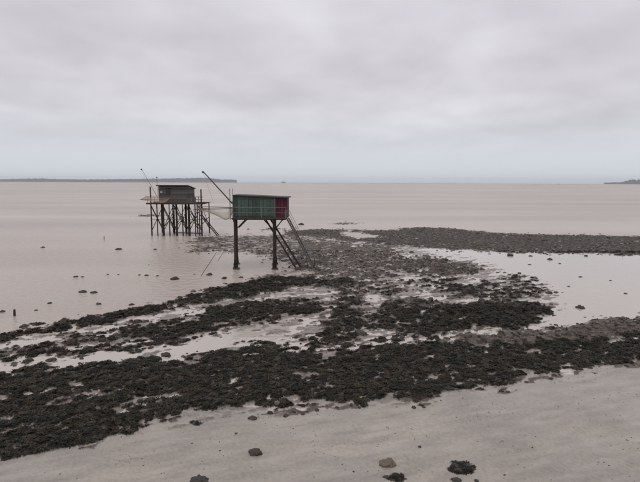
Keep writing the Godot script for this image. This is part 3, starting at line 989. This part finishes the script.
# ------------------------------------------------------------------ stones one can count
func make_rocks() -> void:
	var shapes := []
	for k in 6:
		shapes.append(boulder(200 + k, 3, 0.26, 0.55 + 0.06 * (k % 3)))
	var n := 0
	# [u, v of its foot, width in photo pixels]
	var sets := [
		["dark rock in the open shallows well seaward of the long ridge", "rocks in the open shallows", [118, 250, 7, 42, 248, 4, 155, 250, 4, 148.5, 265, 2, 174, 280, 9, 205, 250, 5]],
		["small stone in the scattered row across the calm shallows", "row of small stones in the shallows", [75, 277.5, 5, 82, 277.5, 3.5, 107.5, 275, 3, 118, 275, 3, 139, 275.5, 3, 146, 276, 4, 157, 276.5, 4, 194, 274.7, 3, 209, 275.5, 7]],
		["dark rock in the shallows close along the ridge's seaward side", "rocks beside the ridge", [81.5, 293, 8, 93, 293.5, 7, 49, 304, 4.5, 98, 305, 6, 131, 305.5, 6, 179.5, 298, 6, 169.5, 302, 5.5, 1, 312.5, 5, 35.4, 311, 3.5, 22, 328, 9, 62.5, 323, 12]],
		["small dark rock out in the open pale pool", "rocks in the pale pool", [581.6, 309, 8, 581, 277.5, 4, 569, 287, 3, 626, 294, 3, 611, 281, 3, 560, 264, 2.5, 550.6, 260, 5, 530, 265, 3.5, 531, 256.5, 4, 511, 256, 7]],
		["dark rock among the weedy islets at the pale pool's rim", "rocks by the islets", [556.8, 326, 5, 538.6, 298, 7, 550, 294, 7, 537, 279, 4, 530, 288.5, 6, 518, 281, 6, 520, 274, 5, 541, 293.5, 4, 533, 294, 3.5, 498, 273, 4, 505, 273, 3.5, 551, 325, 3]],
		["dark rock lying among the broken wet patches of the central reef", "rocks on the central reef", [361, 336, 18, 272, 345, 6, 313, 269, 8, 298, 270, 10, 303, 268, 7, 262, 263, 3, 285, 271.5, 5, 248, 229.5, 3.5, 301, 225, 6, 241, 278, 5, 252, 279, 5, 224, 279, 6, 412, 253, 6, 396, 276, 6, 431, 300, 7, 378, 286, 7, 352, 258, 5, 384, 317, 6, 318, 306, 6, 300, 322, 7, 402, 341, 7, 395, 339, 6, 340, 345, 8]],
		["weedy rock resting in the wet strip between the two dark weed bands", "rocks in the wet strip", [50, 362, 9, 26, 363, 11, 165, 357, 11, 145, 323, 8, 184, 342, 10, 126, 342, 6, 150, 349, 6, 100, 349, 7, 69, 341, 6]],
		["small dark stone lying on the bare sand below the weed band", "small stones on the near sand", [414, 408, 5, 424, 407.5, 3, 252, 420, 9, 317, 411, 5, 386, 479, 7, 457, 482, 9, 477, 481.5, 4, 236, 434, 3, 420, 447, 3]],
	]
	# stones that their look or their neighbours single out
	var own := {
		Vector2(361, 336): "largest dark boulder of the central reef, beside the wet strip",
		Vector2(581.6, 309): "largest rock standing by itself in the pale pool",
		Vector2(174, 280): "biggest rock in the shallows just off the ridge end near the green hut",
		Vector2(118, 250): "lone rock far out in the shallows level with the far hut's foot",
		Vector2(42, 248): "tiny rock farthest out in the open shallows from both huts",
		Vector2(62.5, 323): "broad weedy rock on the seaward edge of the long ridge",
		Vector2(205, 250): "rock on the reef tongue between the two huts",
		Vector2(298, 270): "dark rock at the foot of the green hut's raking props",
		Vector2(303, 268): "dark rock between the raking props and the stair foot",
		Vector2(313, 269): "dark rock at the foot of the green hut's stairs",
		Vector2(248, 229.5): "small rock in the water seen under the green hut's floor",
		Vector2(301, 225): "low dark rock out in the water beyond the green hut's stairs",
		Vector2(556.8, 326): "rock in the pool edge touching the bare grey rock band",
		Vector2(511, 256): "rock close against the far dark bar's near edge",
		Vector2(252, 420): "flat dark stone on the sand beside the weed band's lower edge",
	}
	for s in sets:
		var a: Array = s[2]
		for k in range(0, a.size(), 3):
			place_rock("rock", a[k], a[k + 1], a[k + 2], shapes[n % 6], M.rock, own.get(Vector2(a[k], a[k + 1]), s[0]), "rock", s[1])
			n += 1
	place_rock("rock", 254.5, 455, 14, shapes[1], M.rock, "dark rounded rock half sunk beside a shallow puddle on the sand", "rock", "")
	place_rock("rock", 388, 467, 16, shapes[4], M.tan_rock, "tan mottled rock alone on the bare near sand", "rock", "")
	place_rock("rock", 197, 487, 19, shapes[2], M.rock, "dark blocky rock on bare sand well below the weed band", "rock", "")
	# heaps of weed on the sand and in the shallows
	for q in [[461, 474, 27, "ragged black heap of seaweed on the near sand"], [396, 484, 20, "flat dark mat of seaweed beside the tan rock"], [197, 424.5, 15, "thin dark scrap of seaweed at the edge of the sand"], [37, 324, 14, "ragged weed-covered lump with an upright spike in the shallows"]]:
		var at := on_ground(q[0], q[1])
		var w: float = q[2] * at.distance_to(EYE) / FOCAL
		var h := thing("seaweed_heap", Vector3(at.x, ground_y(at), at.z), q[3], "seaweed")
		var st := SurfaceTool.new()
		st.begin(Mesh.PRIMITIVE_TRIANGLES)
		for k in 26:
			var r := sqrt(rng.randf()) * w * 0.42
			var ang := rng.randf() * TAU
			var tr := Transform3D(Basis(Vector3.UP, rng.randf() * TAU).scaled(Vector3.ONE * w * rng.randf_range(0.4, 0.75)), Vector3(cos(ang) * r, 0.38 * (w * 0.42 - r) * rng.randf(), sin(ang) * r * 0.7))
			st.append_from(weed_clump(300 + k % 5), 0, tr)
		part(h, "fronds", st.commit(), M.dark_weed)
		var core := part(h, "stone", shapes[3], M.rock)
		core.transform = Transform3D(Basis.from_scale(Vector3(w * 0.34, w * 0.14, w * 0.26)), Vector3(0, 0.0, 0))

func ground_y(at: Vector3) -> float:
	var edge_a := on_ground(0, 440)
	var edge_b := on_ground(640, 350)
	var ea := Vector2(edge_a.x, -edge_a.z)
	var eb := Vector2(edge_b.x, -edge_b.z)
	var nn := Vector2((eb - ea).y, -(eb - ea).x).normalized()
	var s := (Vector2(at.x, -at.z) - ea).dot(nn)
	return maxf(-0.035 + 0.05 * noise(105, 0.16, 4).get_noise_2d(at.x, -at.z) + clampf(s * 0.028 + 0.038, 0.0, 0.6), -0.02)

func place_rock(called: String, u: float, v: float, wide: float, shape: Mesh, m: Material, label: String, category: String, group: String) -> void:
	var at := on_ground(u, v)
	at = on_ground(u, v, ground_y(at))
	var r := wide * at.distance_to(EYE) / FOCAL * 0.42
	var o := top(called, shape, m)
	var b := Basis(Vector3.UP, rng.randf() * TAU).scaled(Vector3(r, r * rng.randf_range(0.85, 1.15), r))
	o.transform = Transform3D(b, at + Vector3(0, r * 0.02, -r * 0.6))
	tag(o, label, category, group)

func make_small_things() -> void:
	# stakes in the shallows
	for q in [[14.4, 316, 5.6, 0.07, "short dark wooden stake upright in the shallows near the ridge"], [104, 239.5, 3.2, 0.06, "thin stick standing far out in the open shallows"]]:
		var at := on_ground(q[0], q[1])
		var h: float = q[2] * at.distance_to(EYE) / FOCAL
		var r: float = q[3]
		var o := top("stake", pole([Vector3(0, -0.5, 0), Vector3(0.01, h * 0.5, 0), Vector3(0.03, h, 0.01)], [r * 1.1, r, r * 0.8], 8, 0.08), M.pile)
		o.position = at
		tag(o, q[4], "stake")
	# mooring lines lying across the wet silt beside the green hut
	for q in [[[216.5, 252, 212, 259, 207, 267, 203, 273, 201.5, 275.5], "dark mooring rope stretched straight over the wet silt"], [[223.5, 252, 221, 256, 219.5, 258.5, 217.5, 261], "short dark rope end with knots on the wet silt"]]:
		var pts := []
		var rad := []
		for k in range(0, q[0].size(), 2):
			pts.append(on_ground(q[0][k] + rng.randf_range(-0.5, 0.5), q[0][k + 1], 0.015))
			rad.append(0.022)
		var o := top("mooring_rope", pole(pts, rad, 6), M.dark_rope)
		tag(o, q[1], "rope")
